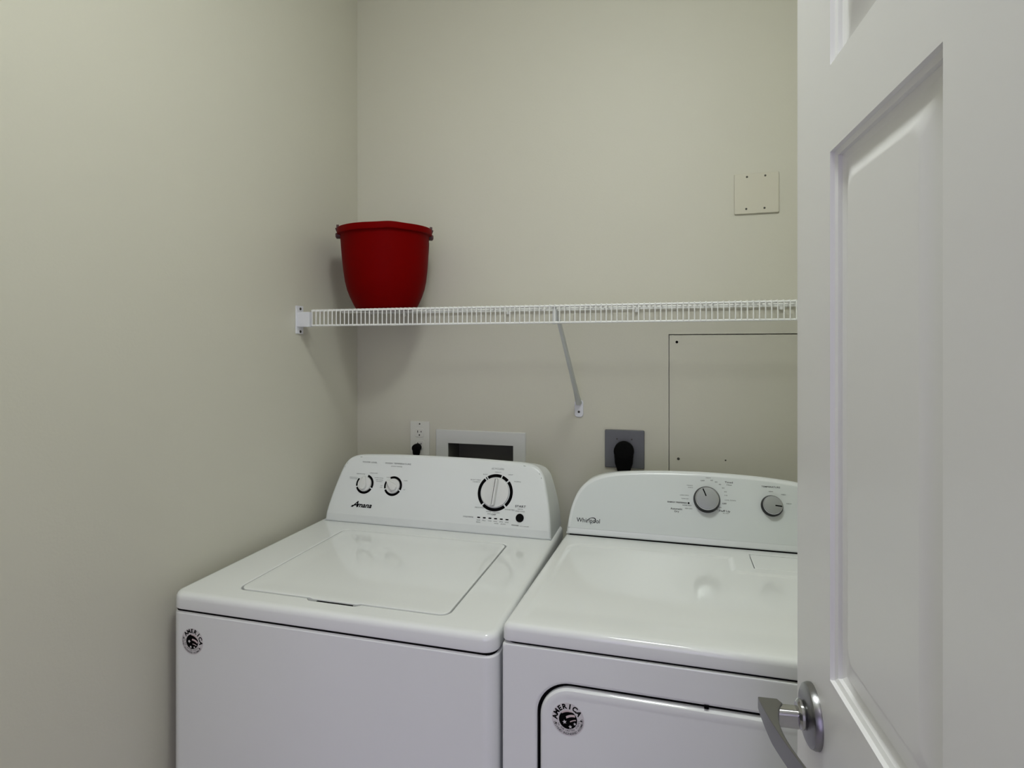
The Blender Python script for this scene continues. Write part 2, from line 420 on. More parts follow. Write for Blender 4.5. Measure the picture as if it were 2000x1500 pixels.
hx = Vector((0.885, 0.466, 0))                          # the bail's axis, across the view
for sg in (1, -1):
    d = hx*sg; side = Vector((-d.y, d.x, 0))
    Me = Mb @ frame(d*0.139-Vector((0, 0, 0.0045)), side, (0, 0, 1), d)
    bm = bmesh.new()
    P = rr(-0.014, 0.014, 0.2180, 0.2330, 0.005, 4); P2 = rr(-0.010, 0.010, 0.221, 0.2315, 0.004, 4)
    loft(bm, [[Me @ Vector((x, y, -0.008)) for x, y in P], [Me @ Vector((x, y, 0.0035)) for x, y in P], [Me @ Vector((x, y, 0.006)) for x, y in P2]])
    P = rr(-0.006, 0.006, 0.240, 0.2590, 0.0055, 4)
    loft(bm, [[Me @ Vector((x, y, -0.004)) for x, y in P], [Me @ Vector((x, y, 0.003)) for x, y in P]])
    put('ear', bm, DKRED, bucket)
bm = bmesh.new(); pts = []
for i in range(25):
    t = PI*i/24; side = Vector((-hx.y, hx.x, 0))
    pts.append(Mb @ (hx*0.1435*math.cos(t) + side*0.1500*math.sin(t) + Vector((0, 0, 0.2430 - 0.035*math.sin(t)))))
tube(bm, pts, 0.0024, 8); put('bail_handle', bm, DKRED, bucket)
bm = bmesh.new(); rows = []
for z in (0.167, 0.186, 0.205):
    r = 0.1250 + (0.1305-0.1250)*(z-0.115)/0.075 + 0.0010 if z < 0.19 else 0.1322
    rows.append([Mb @ Vector((r*math.cos(math.radians(a)), r*math.sin(math.radians(a)), z)) for a in range(23, 58, 3)])
loft(bm, rows, False, False, closed=False); put('label_sticker', bm, LABEL, bucket, label='small pale price sticker')

# ------------------------------------------------------------ wall plates and outlets
def wallM(x, z, y=YB): return frame((x, y, z), (1, 0, 0), (0, 0, 1), (0, -1, 0))
def plate(bm, x0, x1, z0, z1, th, r=0.003, bev=0.0018, gap=0.0):
    P = [(a, YB-gap) for a in ()]
    rings = []
    for i, d in ((0.002, 0), (0.002, gap), (0, gap), (0, th-bev), (bev*0.4, th-bev*0.3), (bev*1.3, th)):
        rings.append([(x, YB-d, z) for x, z in rr(x0+i, x1-i, z0+i, z1-i, r, 4)])
    loft(bm, rings)
def screw(parent, x, z, y, r=0.003, m=None, rot=0.6):
    bm = bmesh.new(); lathe(bm, [(r, 0), (r*0.9, 0.0009), (r*0.3, 0.0012)], wallM(x, z, y), 14)
    return put('screw', bm, m or SCREW, parent)
# blank plate
bp_ = thing('blank_wall_plate', (0.2360, YB, 1.829), 'beige two-gang blank cover plate with four screws, high on the back wall', 'wall plate')
bm = bmesh.new(); plate(bm, 0.1765, 0.2955, 1.829, 1.9445, 0.0065, gap=0.0012); put('plate', bm, PLATE, bp_)
for x, z in ((0.2105, 1.9345), (0.2590, 1.9350), (0.2085, 1.8430), (0.2570, 1.8430)): screw(bp_, x, z, YB-0.0064, 0.0030)
# access panel
ap = thing('access_panel', (0.196, YB, AP[2]), 'large wall-coloured access panel with a thin dark seam, under the shelf above the dryer', 'access panel')
bm = bmesh.new(); box(bm, AP[0]+0.0022, AP[1]-0.0022, YB-0.0012, YB+0.012, AP[2]+0.002, AP[3]-0.0030, bev=0.0008); put('panel', bm, WALL, ap)
for x, z, r in ((0.0175, 1.4627, 0.0040), (0.3745, 1.4627, 0.0040), (0.0219, 1.1173, 0.0042), (0.1532, 1.1194, 0.0024), (0.3745, 1.1173, 0.0042)):
    screw(ap, x, z, YB-0.0011, r, BLACK if z > 1.4 else SCREW)
# duplex outlet
OX, OZ = -0.8062, 1.1440
ot = thing('wall_outlet', (OX, YB, 1.087), 'white duplex power outlet behind the washer, at the left corner of the back wall', 'outlet')
bm = bmesh.new(); plate(bm, OX-0.0345, OX+0.0345, OZ-0.0575, OZ+0.0575, 0.0055, gap=0.0004); put('plate', bm, OUTW, ot)
for dz in (0.0200, -0.0200):
    bm = bmesh.new(); P = rr(-0.0165, 0.0165, -0.0145, 0.0145, 0.008, 6); Mo = wallM(OX, OZ+dz)
    loft(bm, [[Mo @ Vector((x, y, 0.004)) for x, y in P], [Mo @ Vector((x, y, 0.0068)) for x, y in P], [Mo @ Vector((x*0.96, y*0.96, 0.0074)) for x, y in P]])
    rc = put('receptacle', bm, OUTW, ot)
    bm = bmesh.new()
    for x, hh in ((-0.0062, 0.0042), (0.0062, 0.0034)): poly(bm, Mo, [(x-0.0012, 0.003-hh+0.001), (x+0.0012, 0.003-hh+0.001), (x+0.0012, 0.003+hh), (x-0.0012, 0.003+hh)], 0.0076)
    disc(bm, Mo, 0, -0.0078, 0.0024, 0.0076); put('slot', bm, INK, rc, smooth=False)
screw(ot, OX, OZ+0.0490, YB-0.0055, 0.0026)
def plug_cord(name, x, z, r, label, cat, y, L, drop, yw=0.0):
    """a black right-angle plug pushed on the wall, with its cord hanging behind the machine"""
    t = thing(name, (x, YB-y, z), label, cat)
    bm = bmesh.new(); Mp = wallM(x, z)
    lathe(bm, [(r*0.96, y+0.001), (r, y+0.004), (r, y+L*0.7), (r*0.9, y+L*0.92), (r*0.6, y+L)], Mp, 32)
    rings = []
    for k, (dz, hw, y0, y1) in enumerate(((0.0, r*0.98, y+0.003, y+L*0.92), (-r*1.2, r*0.88, y+0.005, y+L*0.88), (-r*2.1, r*0.60, y+0.008, y+L*0.80), (-r*2.7, r*0.42, y+0.010, y+L*0.75))):
        rings.append([(x+a, YB-b, z+dz) for a, b in rr(-hw, hw, y0, y1, min(hw, (y1-y0)/2)*0.8, 5)])
    loft(bm, rings); put('plug', bm, BLACK, t)
    bm = bmesh.new(); c = y+L*0.45
    tube(bm, [(x, YB-c, z-r*2.4), (x+0.003, YB-c, z-r*3.6), (x+0.012, YB-c*0.9, z-drop*0.4), (x-0.005, YB-c*0.8, z-drop*0.7), (x+0.02, YB-c*0.9, z-drop)], r*0.36, 10)
    put('cord', bm, BLACK, t)
plug_cord('power_cord', -0.8105, 1.1155, 0.0135, 'small black plug and cord in the white duplex outlet behind the washer', 'power cord', 0.0076, 0.026, 0.55)
# dryer outlet
dx0, dx1, dz0, dz1 = -0.1935, -0.0760, 1.0830, 1.1970
do = thing('dryer_outlet', (-0.135, YB, dz0), 'square dark grey metal outlet plate behind the dryer, holding a big round black plug', 'outlet')
bm = bmesh.new(); plate(bm, dx0, dx1, dz0, dz1, 0.0085, gap=0.0008); put('plate', bm, STEEL, do)
for x in (-0.157, -0.113): screw(do, x, 1.1700, YB-0.0084, 0.0026)
bm = bmesh.new(); lathe(bm, [(0.027, 0.008), (0.027, 0.010), (0.025, 0.0105)], wallM(-0.1352, 1.1330), 32); put('receptacle', bm, BLACK, do)
plug_cord('power_cord', -0.1352, 1.1360, 0.0295, 'big round black dryer plug and thick cord on the dark grey metal outlet plate', 'power cord', 0.0108, 0.030, 0.75)
# laundry water box
wb = thing('laundry_outlet_box', (-0.594, YB, 1.0), 'white framed recessed laundry box with dark inside, in the wall behind the washer', 'outlet box')
bm = bmesh.new(); rings = []
ox0, ox1, oz0, oz1 = -0.7475, -0.4425, 0.985, 1.1770
for (a, b, c, e), d, r in (((ox0, ox1, oz0, oz1), 0, 0.003), ((ox0, ox1, oz0, oz1), 0.006, 0.003), ((ox0+0.002, ox1-0.002, oz0+0.002, oz1-0.002), 0.008, 0.003),
                         ((WB[0]-0.002, WB[1]+0.002, WB[2]-0.002, WB[3]+0.002), 0.0085, 0.002), ((WB[0]+0.001, WB[1]-0.001, WB[2]+0.001, WB[3]-0.001), 0.0075, 0.001), ((WB[0]+0.001, WB[1]-0.001, WB[2]+0.001, WB[3]-0.001), 0.002, 0.001)):
    rings.append([(x, YB-d, z) for x, z in rr(a, b, c, e, r, 4)])
loft(bm, rings, False, False); put('frame', bm, BOXW, wb)
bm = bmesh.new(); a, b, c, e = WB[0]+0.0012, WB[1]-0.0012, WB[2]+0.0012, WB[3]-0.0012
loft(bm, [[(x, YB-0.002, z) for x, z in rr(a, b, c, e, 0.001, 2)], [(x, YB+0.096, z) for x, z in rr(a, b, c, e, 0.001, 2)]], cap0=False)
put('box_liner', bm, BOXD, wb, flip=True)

# ------------------------------------------------------------ shared appliance builders
def outline(half):
    """console outline from half profile [(halfwidth, height)...] bottom to top, counterclockwise seen from the front"""
    R_ = list(half); L_ = [(-x, h) for x, h in reversed(half) if x > 1e-6]
    return R_ + L_
def smooth_profile(pts, n=6):
    """Catmull-Rom through the points"""
    out = []
    P = [pts[0]]+list(pts)+[pts[-1]]
    for i in range(1, len(P)-2):
        for k in range(n):
            t = k/n; p0, p1, p2, p3 = P[i-1], P[i], P[i+1], P[i+2]
            out.append(tuple(0.5*((2*p1[j])+(-p0[j]+p2[j])*t+(2*p0[j]-5*p1[j]+4*p2[j]-p3[j])*t*t+(-p0[j]+3*p1[j]-3*p2[j]+p3[j])*t**3) for j in (0, 1)))
    out.append(pts[-1]); return out
SL = Vector((0, 0.070, 0.183)).normalized(); NF = Vector((0, -0.183, 0.070)).normalized()
def faceM(cx, y0, z0): return frame((cx, y0, z0), (1, 0, 0), SL, NF)
def inset(P, d, base):
    """move a closed outline inwards by d (bottom edge stays at its height 'base' + d)"""
    n = len(P); out = []
    for i, p in enumerate(P):
        a = Vector(P[i-1]); b = Vector(P[(i+1) % n]); t = (b-a)
        if t.length < 1e-9: out.append(p); continue
        nrm = Vector((-t.y, t.x)).normalized()
        q = Vector(p)+nrm*d
        out.append((q.x, max(q.y, base)))
    return out
def body(parent, x0, x1, y0, y1, z0, z1, r, m, name='cabinet'):
    bm = bmesh.new(); rings = []
    for i, z in ((0.004, z0), (0, z0+0.004), (0, z1-0.006), (0.001, z1-0.0035), (0.0035, z1-0.001), (0.010, z1), (0.010, z1+0.006)):
        rings.append([(x, y, z) for x, y in rr(x0+i, x1-i, y0+i, y1-i, r-min(i, r*0.9), 8)])
    loft(bm, rings); return put(name, bm, m, parent)
def gap_shade(parent, x0, x1, y0, y1, z0, z1):  # black fill added in the seam below the deck, painting its shadow line
    bm = bmesh.new(); loft(bm, [[(x, y, z) for x, y in rr(x0, x1, y0, y1, 0.02, 6)] for z in (z0, z1)]); put('gap_shade', bm, BLACK, parent)
def feet(parent, x0, x1, y0, y1):
    for x in (x0+0.05, x1-0.05):
        for y in (y0+0.05, y1-0.05):
            bm = bmesh.new(); lathe(bm, [(0.022, 0), (0.022, 0.012), (0.008, 0.014), (0.008, 0.034)], Matrix.Translation((x, y, 0)), 18); put('foot', bm, BLACK, parent)
def badge(parent, M, r, rot):
    """round film sticker: curved word, a dark ball with wavy stripes and two stars, a row of small print"""
    c = math.radians(rot); Mr = M @ Matrix.Rotation(-c, 4, 'Z')
    bm = bmesh.new(); lathe(bm, [(r, 0.0001), (r, 0.0003)], Mr, 40); st = put('sticker', bm, STICK, parent, label='small round badge sticker reading AMERICA')
    bm = bmesh.new()
    arc_text(bm, 'AMERICA', Mr, r*0.80, -2, 23.5, r*0.29, bold=0.045)
    for a in (-101, 101): disc(bm, Mr, r*0.80*math.sin(math.radians(a)), r*0.80*math.cos(math.radians(a)), r*0.05, 0.0005, 10)
    # dark globe broken up by light waves
    R0 = r*0.56
    disc(bm, Mr, 0.0, -0.02*r, R0, 0.0005, 36)
    put('print', bm, INK, st, smooth=False)
    bm = bmesh.new()
    for k, (yy, hh, x0) in enumerate(((0.47, 0.15, -0.30), (0.14, 0.14, -0.08), (-0.14, 0.06, 0.10))):
        top = []; bot = []
        for i in range(13):
            x = x0 + (0.48-x0)*i/12; w_ = 0.06*math.sin((x-x0)*5.0)
            lim = math.sqrt(max(0.0, 0.55**2-x*x))
            top.append((x*r, min(yy+hh/2+w_, lim)*r)); bot.append((x*r, min(yy-hh/2+w_, lim-0.001)*r))
        for i in range(12): poly(bm, Mr, [bot[i], bot[i+1], top[i+1], top[i]], 0.0007)
    put('stripes', bm, PINK, st, smooth=False)
    bm = bmesh.new(); star(bm, Mr, -0.24*r, -0.12*r, 0.14*r); star(bm, Mr, 0.05*r, -0.44*r, 0.12*r); star(bm, Mr, 0.36*r, -0.30*r, 0.10*r)
    put('stars', bm, STICK, st, smooth=False)
    bm = bmesh.new(); arc_text(bm, 'DESIGNED ENGINEERED ASSEMBLED', Mr, r*0.86, 180, 5.9, r*0.13, inside=True, bold=0.01)
    arc_text(bm, 'IN THE UNITED STATES', Mr, r*0.68, 180, 8.0, r*0.11, inside=True, bold=0.01)
    put('small_print', bm, GREYINK, st, smooth=False)

# ------------------------------------------------------------ the washer (top loader, left)
WX0, WX1, WY0, WY1, WZ = -1.013, -0.298, 0.978, 1.665, 0.932
WCX = -0.650
wash = thing('washing_machine', (WCX, (WY0+WY1)/2, 0), 'white top-loading washing machine at the left wall, flat lid and three white knobs', 'washing machine')
body(wash, WX0, WX1, WY0+0.001, WY1, 0.03, 0.8952, 0.026, ENAMEL)
gap_shade(wash, WX0+0.0045, WX1-0.0045, WY0+0.0045, WY1-0.0045, 0.893, 0.900)
feet(wash, WX0, WX1, WY0, WY1)
LX0, LX1, LY0, LY1 = -0.887, -0.413, 1.034, 1.452
BMP = (-0.715, -0.595)
bm = bmesh.new(); rings = []
R8 = 0.028
for i, z in ((0.004, 0.8985), (0.0012, 0.8995), (0, 0.902), (0.0005, 0.919), (0.0014, 0.9245), (0.0040, 0.9288), (0.0080, 0.9312), (0.014, 0.932)):
    rings.append([(x, y, z) for x, y in rr(WX0+i, WX1-i, WY0+i*1.15, WY1-i, R8-min(i, 0.02), 8, (*BMP, 0))])
g = 0.0034
for i, z, b in ((-0.004, WZ, 0.007), (-0.0015, WZ-0.0003, 0.0125), (0, WZ-0.0015, 0.0140), (0, WZ-0.016, 0.0140)):
    rings.append([(x, y, z) for x, y in rr(LX0-g+i, LX1+g-i, LY0-g+i, LY1+g-i, 0.022, 8, (BMP[0]-0.001, BMP[1]+0.001, b))])
loft(bm, rings, cap0=True, cap1=True); put('top_deck', bm, ENAMEL, wash)
bm = bmesh.new(); rings = []
for i, z in ((0.001, WZ-0.014), (0, WZ-0.010), (0, WZ-0.0018), (0.0006, WZ-0.0005), (0.0022, WZ+0.0004), (0.014, WZ+0.0006), (0.030, WZ-0.0004), (0.060, WZ-0.0012)):
    rings.append([(x, y, z) for x, y in rr(LX0+i, LX1-i, LY0+i, LY1-i, 0.020, 8, (BMP[0]+0.002, BMP[1]-0.002, 0.0042 if i < 0.01 else 0.0))])
loft(bm, rings); put('lid', bm, ENAMEL, wash)
bm = bmesh.new(); box(bm, -0.694, -0.612, LY0-0.0160, LY0-0.0005, WZ-0.0158, WZ-0.0025, bev=0.0005); put('finger_slot_shade', bm, BLACK, wash)  # black block standing in for the shade inside the finger slot
for x in (-0.85, -0.45):
    bm = bmesh.new(); lathe(bm, [(0.0035, -0.014), (0.0035, 0.014)], frame((x, LY1+0.0016, WZ-0.008), (0, 1, 0), (0, 0, 1), (1, 0, 0)), 12); put('hinge', bm, KNOBW, wash)
half = smooth_profile([(0.3430, 0.0), (0.3380, 0.050), (0.3290, 0.100), (0.3170, 0.150), (0.3075, 0.175), (0.2920, 0.1920), (0.2640, 0.2010), (0.2150, 0.2045), (0.1200, 0.2078), (0.0, 0.2085)], 5)
W_FY = 1.510
def console(parent, cx, fy, z0, half, yb, m, band, sink, name='control_console'):
    O = outline(half); bm = bmesh.new(); rings = []
    def fp(x, h, d):                                   # front plane point pushed back by d; the lowest band is nearly upright
        if h < band: y = h*0.10
        else: y = band*0.10 + (h-band)*SL.y/SL.z*1.0
        return Vector((cx+x, fy + y*0.94 + d, z0+h*SL.z))
    for i, d in ((0.0070, 0.0), (0.0050, 0.0004), (0.0024, 0.0020), (0.0008, 0.0048), (0.0, 0.0100)):
        rings.append([fp(x, h, d) for x, h in inset(O, i, 0.0)])
    # to the back: straight, the crown sinking a little
    for t, k in ((0.25, sink*0.12), (0.5, sink*0.35), (0.75, sink*0.65), (1.0, sink)):
        rings.append([Vector((cx+x, fy+0.012+(yb-fy-0.012)*t if fp(x, h, 0.012).y < fy+0.012+(yb-fy-0.012)*t else fp(x, h, 0.012).y+0.004*t, z0+h*SL.z - k*(h/0.2)**2)) for x, h in O])
    loft(bm, rings, cap0=False)
    # front face as horizontal strips so that the band can bend
    inner = inset(O, 0.0070, 0.0); n_ = len(inner)//2
    rt = inner[:len(half)]; lf = [inner[-k] if k else None for k in range(0, 1)]
    hs = sorted({round(p[1], 5) for p in rt} | {band})
    def xat(h):
        for a, b in zip(rt, rt[1:]):
            if min(a[1], b[1]) <= h <= max(a[1], b[1]) and abs(b[1]-a[1]) > 1e-9: return a[0]+(b[0]-a[0])*(h-a[1])/(b[1]-a[1])
        return rt[-1][0]
    prev = None
    for h in hs:
        x = xat(h); cur = (bm.verts.new(fp(-x, h, 0)), bm.verts.new(fp(x, h, 0)))
        if prev and (cur[1].co-cur[0].co).length > 1e-5: bm.faces.new((prev[0], prev[1], cur[1], cur[0]))
        prev = cur
    o = put(name, bm, m, parent, ang=30)
    return o, fp
wcon, wfp = console(wash, WCX, W_FY, WZ-0.001, half, 1.660, CONSOLE, 0.026, 0.014)
# print plane of the leaned face
Y_off = (0.026*0.10 - 0.026*SL.y/SL.z)*0.94
SL2 = Vector((0, SL.y/SL.z*0.94*SL.z/SL.z, 1.0))
def plane_of(fp, band):
    a = fp(0, band, 0); b = fp(0, band+0.1, 0); ey = (b-a).normalized(); L = (b-a).length/0.1
    ez = Vector((1, 0, 0)).cross(ey).normalized()
    o = a - (b-a)*(band/0.1)
    return frame(o, (1, 0, 0), ey*L, ez)
WM = plane_of(wfp, 0.026)

def white_knob(parent, M, x, y, r, ang, h=0.016, tear=False):
    Mk = M @ Matrix.Translation((x, y, 0)) @ Matrix.Rotation(-math.radians(ang), 4, 'Z')
    bm = bmesh.new(); lathe(bm, [(r, 0.0006), (r, 0.003), (r*0.985, 0.0048), (r*0.94, 0.0058), (r*0.6, 0.0066), (r*0.2, 0.0068)], Mk, 48)
    k = put('knob', bm, KNOBW, parent)
    bm = bmesh.new(); rings = []
    for i, z in ((0, 0.005), (0.0004, h*0.7), (0.0014, h*0.93), (0.0034, h)):
        if tear:
            P = []
            for q in range(32):
                a = 2*PI*q/32; yy = math.cos(a); wv = math.sin(a)*(0.42-0.20*yy)*r
                P.append((wv*(1-i/0.010), yy*r*(1.08 if yy > 0 else 0.82)*(1-i/0.020)))
            rings.append([Mk @ Vector((a_, b_, z)) for a_, b_ in P[::-1]])
        else:
            rings.append([Mk @ Vector((a_, b_, z)) for a_, b_ in rr(-r*0.17+i, r*0.17-i, -r*0.95+i, r*0.95-i, r*0.16-i*0.5, 6)])
    loft(bm, rings); put('grip', bm, KNOBW, k)
def ring_segments(parent, M, x, y, r0, r1, segs):
    Mk = M @ Matrix.Translation((x, y, 0)); bm = bmesh.new()
    for a0, a1 in segs: arc_band(bm, r0, r1, a0, a1, Mk, 0.0001, 0.0005)
    put('dial_ring', bm, INK, parent, smooth=False)
K1, K2, K3 = (-0.2290, 0.1165), (-0.1365, 0.1160), (0.1770, 0.1175)
ring_segments(wcon, WM, *K1, 0.0220, 0.0285, [(14, 112), (120, 247), (255, 306)])
ring_segments(wcon, WM, *K2, 0.0220, 0.0285, [(-28, 112), (120, 243), (252, 298)])
ring_segments(wcon, WM, *K3, 0.0425, 0.0510, [(-32, 17), (21, 44), (49, 135), (140, 221), (226, 317), (321, 324.5)])
white_knob(wcon, WM, *K1, 0.0215, 0, tear=True); white_knob(wcon, WM, *K2, 0.0215, -52, tear=True); white_knob(wcon, WM, *K3, 0.0405, 4, h=0.020)
def labels(parent, M, name, items, m):
    bm = bmesh.new()
    for it in items: text(bm, it[0], M, it[1], it[2], w=it[3], h=it[4], bold=it[5] if len(it) > 5 else 0.0)
    put(name, bm, m, parent, smooth=False)
labels(wcon, WM, 'water_level_lettering', [('WATER LEVEL', -0.225, 0.1815, 0.049, 0.0042), ('MEDIUM LOAD', -0.2480, 0.1455, 0.028, 0.0024), ('LARGE LOAD', -0.2060, 0.1500, 0.026, 0.0024),
    ('SMALL', -0.2690, 0.1340, 0.028, 0.0022), ('LOAD SIZE', -0.2690, 0.1300, 0.024, 0.0022), ('EXTRA LARGE', -0.1860, 0.1370, 0.028, 0.0022), ('DEEP WATER', -0.1840, 0.1310, 0.024, 0.0022), ('WASH', -0.1840, 0.1265, 0.020, 0.0022)], GREYINK)
labels(wcon, WM, 'temperature_lettering', [('WASH TEMPERATURE', -0.1320, 0.1820, 0.084, 0.0044), ('(COLD RINSE)', -0.1350, 0.1735, 0.036, 0.003), ('COLD', -0.1560, 0.1400, 0.012, 0.0022), ('WARM', -0.0990, 0.1335, 0.012, 0.0026),
    ('HOT', -0.0990, 0.1080, 0.006, 0.0026), ('TAP', -0.1740, 0.1150, 0.007, 0.0022), ('COLD', -0.1745, 0.1100, 0.008, 0.0022)], GREYINK)
labels(wcon, WM, 'cycle_lettering', [('(CYCLES)', 0.1780, 0.1835, 0.036, 0.0044), ('HEAVY', 0.1800, 0.1740, 0.018, 0.0026), ('BULKY', 0.1430, 0.1660, 0.013, 0.0028), ('BULKY ITEMS', 0.1160, 0.1490, 0.030, 0.0030), ('/ SHEETS', 0.1180, 0.1435, 0.024, 0.0028),
    ('LIGHT', 0.2170, 0.1690, 0.014, 0.0026), ('NORMAL', 0.2390, 0.1510, 0.020, 0.0030), ('DELICATES', 0.1360, 0.0740, 0.026, 0.0032), ('WHITES', 0.2230, 0.0740, 0.028, 0.0032),
    ('SOAK', 0.1640, 0.0650, 0.014, 0.0026), ('COLORS', 0.1860, 0.0635, 0.020, 0.0026), ('SPIN', 0.1660, 0.0590, 0.010, 0.0026), ('OFF', 0.1790, 0.0580, 0.013, 0.0038, 0.02)], GREYINK)
labels(wcon, WM, 'start_lettering', [('START', 0.2530, 0.0850, 0.030, 0.0058, 0.01), ('PUSH TO', 0.2530, 0.0775, 0.014, 0.0026), ('START CYCLE', 0.2530, 0.0720, 0.026, 0.0028), ('POWER', 0.2430, 0.0345, 0.020, 0.0030, 0.015), ('OFF / PAUSE', 0.2680, 0.0335, 0.026, 0.0018)], INK)
labels(wcon, WM, 'status_lettering', [('CYCLE STATUS', 0.1060, 0.0470, 0.030, 0.0034, 0.012)] + [(t_, 0.1370+k*0.0163, 0.0405, 0.010, 0.0026) for k, t_ in enumerate(('SENSE', 'FILL', 'WASH', 'RINSE', 'SPIN', 'DONE'))]
    + [('SENSING', 0.1370, 0.0350, 0.012, 0.0028), ('WATER', 0.1892, 0.0350, 0.012, 0.0028), ('LID LOCK', 0.2087, 0.0350, 0.014, 0.0028)], GREYINK)
for k in range(6):
    x = 0.1370+k*0.0163; bm = bmesh.new()
    poly(bm, WM, [(x-0.0042, 0.0458), (x+0.0042, 0.0458), (x+0.0042, 0.0492), (x-0.0042, 0.0492)]); put('status_light', bm, INK, wcon, smooth=False)
bm = bmesh.new()
text(bm, 'A', WM, -0.2490, 0.0575, w=0.021, h=0.0170, shear=0.5, bold=0.02); text(bm, 'mana', WM, -0.2180, 0.0560, w=0.048, h=0.0135, shear=0.35, bold=0.03)
poly(bm, WM, [(-0.2620, 0.0480), (-0.2560, 0.0510), (-0.2360, 0.0560), (-0.2360, 0.0585), (-0.2580, 0.0535)])
put('logo_lettering', bm, INK, wcon, smooth=False, label='black script lettering')
bm = bmesh.new(); lathe(bm, [(0.0112, 0.0002), (0.0112, 0.0020), (0.0100, 0.0030), (0.0040, 0.0034)], WM @ Matrix.Translation((0.2540, 0.0545, 0)), 28)
put('start_button', bm, BLACK, wcon, label='round black push button')
badge(wash, frame((-0.955, WY0+0.0010, 0.8360), (1, 0, 0), (0, 0, 1), (0, -1, 0)), 0.0270, 24)

# ------------------------------------------------------------ the dryer (right)
RX0, RX1, RY0, RY1, RZ = -0.2915, 0.4475, 0.992, 1.690, 0.951
RCX = 0.0780
dry = thing('clothes_dryer', (RCX, (RY0+RY1)/2, 0), 'white front-loading clothes dryer on the right, silver knobs, partly hidden by the open door', 'dryer')
body(dry, RX0, RX1, RY0+0.0205, RY1, 0.03, 0.9165, 0.004, ENAMEL)
gap_shade(dry, RX0+0.0045, RX1-0.0045, RY0+0.0045, RY1-0.0045, 0.9163, 0.9215)
feet(dry, RX0, RX1, RY0+0.02, RY1)
# front skin with the real door opening
HX0, HX1, HZ0, HZ1 = -0.2275, 0.3835, 0.2600, 0.8590
bm = bmesh.new(); rings = []
for i, d in ((0.0, 0.0203), (0, 0.007), (0.0008, 0.0036), (0.0028, 0.0010), (0.0060, 0.0)):
    rings.append([(x, RY0+d, z) for x, z in rr(RX0+i, RX1-i, 0.03+i, 0.9165-i*0.7, 0.006, 12)])
for i, d in ((-0.006, 0.0), (-0.0025, 0.0008), (0, 0.0035), (0, 0.0195)):
    rings.append([(x, RY0+d, z) for x, z in rr(HX0+i, HX1-i, HZ0+i, HZ1-i, 0.060-i, 12)])
loft(bm, rings, cap0=True, cap1=True); put('front_panel', bm, ENAMEL, dry)
bm = bmesh.new(); loft(bm, [[(x, RY0+d, z) for x, z in rr(HX0+0.0005+i, HX1-0.0005-i, HZ0+0.0005+i, HZ1-0.0005-i, 0.0595-i, 12)] for i, d in ((0, 0.018), (0, 0.0095), (0.03, 0.0095), (0.03, 0.018))], False, False); put('door_gap_shade', bm, BLACK, dry)  # black ring added in the door gap to paint its shade
bm = bmesh.new(); rings = []; q = 0.0058
for i, d in ((0.001, 0.009), (0, 0.008), (0, 0.0055), (0.0012, 0.0018), (0.0042, -0.0012), (0.0100, -0.0022), (0.016, -0.0014), (0.020, -0.0012)):
    rings.append([(x, RY0+d, z) for x, z in rr(HX0+q+i, HX1-q-i, HZ0+q+i, HZ1-q-i, 0.056-i, 12)])
loft(bm, rings); ddoor = put('dryer_door', bm, ENAMEL, dry)
bm = bmesh.new(); box(bm, 0.0525, 0.0600, RY0-0.0005, RY0+0.010, HZ1-0.0048, HZ1+0.0012, bev=0.001); put('door_bumper', bm, BLACK, dry)
badge(ddoor, frame((-0.1715, RY0-0.0012, 0.8000), (1, 0, 0), (0, 0, 1), (0, -1, 0)), 0.0285, -13)
# top deck: rolled edges, a shallow sunken field, the lint lid's opening
bm = bmesh.new(); rings = []
for i, z in ((0.004, 0.9200), (0.0015, 0.9205), (0, 0.9230), (0.0003, 0.9390), (0.0010, 0.9435), (0.0030, 0.9475), (0.0065, 0.9499), (0.0110, 0.9508), (0.018, RZ)):
    rings.append([(x, y, z) for x, y in rr(RX0+i, RX1-i, RY0+i, RY1-i, 0.012-min(i, 0.0115)+0.0002, 6)])
loft(bm, rings, cap0=True, cap1=False)
gx0, gx1, gy0, gy1 = RX0+0.018, RX1-0.018, RY0+0.018, RY1-0.018
FL = (0.1795, 0.4050, 1.3890, 1.4830)
def sstep(a, b, v): t = max(0.0, min(1.0, (v-a)/(b-a))); return t*t*(3-2*t)
def sd_rr(x, y, x0, x1, y0, y1, r):
    qx = abs(x-(x0+x1)/2)-(x1-x0)/2+r; qy = abs(y-(y0+y1)/2)-(y1-y0)/2+r
    return math.hypot(max(qx, 0), max(qy, 0))+min(max(qx, qy), 0)-r
def depth(x, y):
    d = max(sd_rr(x, y, -0.2610, 0.4120, 0.500, 1.4520, 0.035), -sd_rr(x, y, 0.1385, 0.60, 1.3630, 1.60, 0.012))
    return 0.0028*sstep(0.0, -0.0065, d)*sstep(1.015, 1.085, y)
def lin(a, b, st):
    k = max(1, int(round((b-a)/st))); return [a+(b-a)*i/k for i in range(k+1)]
xs = sorted(set([round(v, 6) for v in lin(gx0, FL[0], 0.004)+lin(FL[0], FL[1], 0.005)+lin(FL[1], gx1, 0.004)]))
ys = sorted(set([round(v, 6) for v in lin(gy0, FL[2], 0.004)+lin(FL[2], FL[3], 0.004)+lin(FL[3], gy1, 0.012)]))
gv = {}
for x in xs:
    for y in ys: gv[x, y] = bm.verts.new((x, y, RZ-depth(x, y)))
for a, b in zip(xs, xs[1:]):
    for c, e in zip(ys, ys[1:]):
        if FL[0]-1e-5 <= a and b <= FL[1]+1e-5 and FL[2]-1e-5 <= c and e <= FL[3]+1e-5: continue
        bm.faces.new((gv[a, c], gv[b, c], gv[b, e], gv[a, e]))
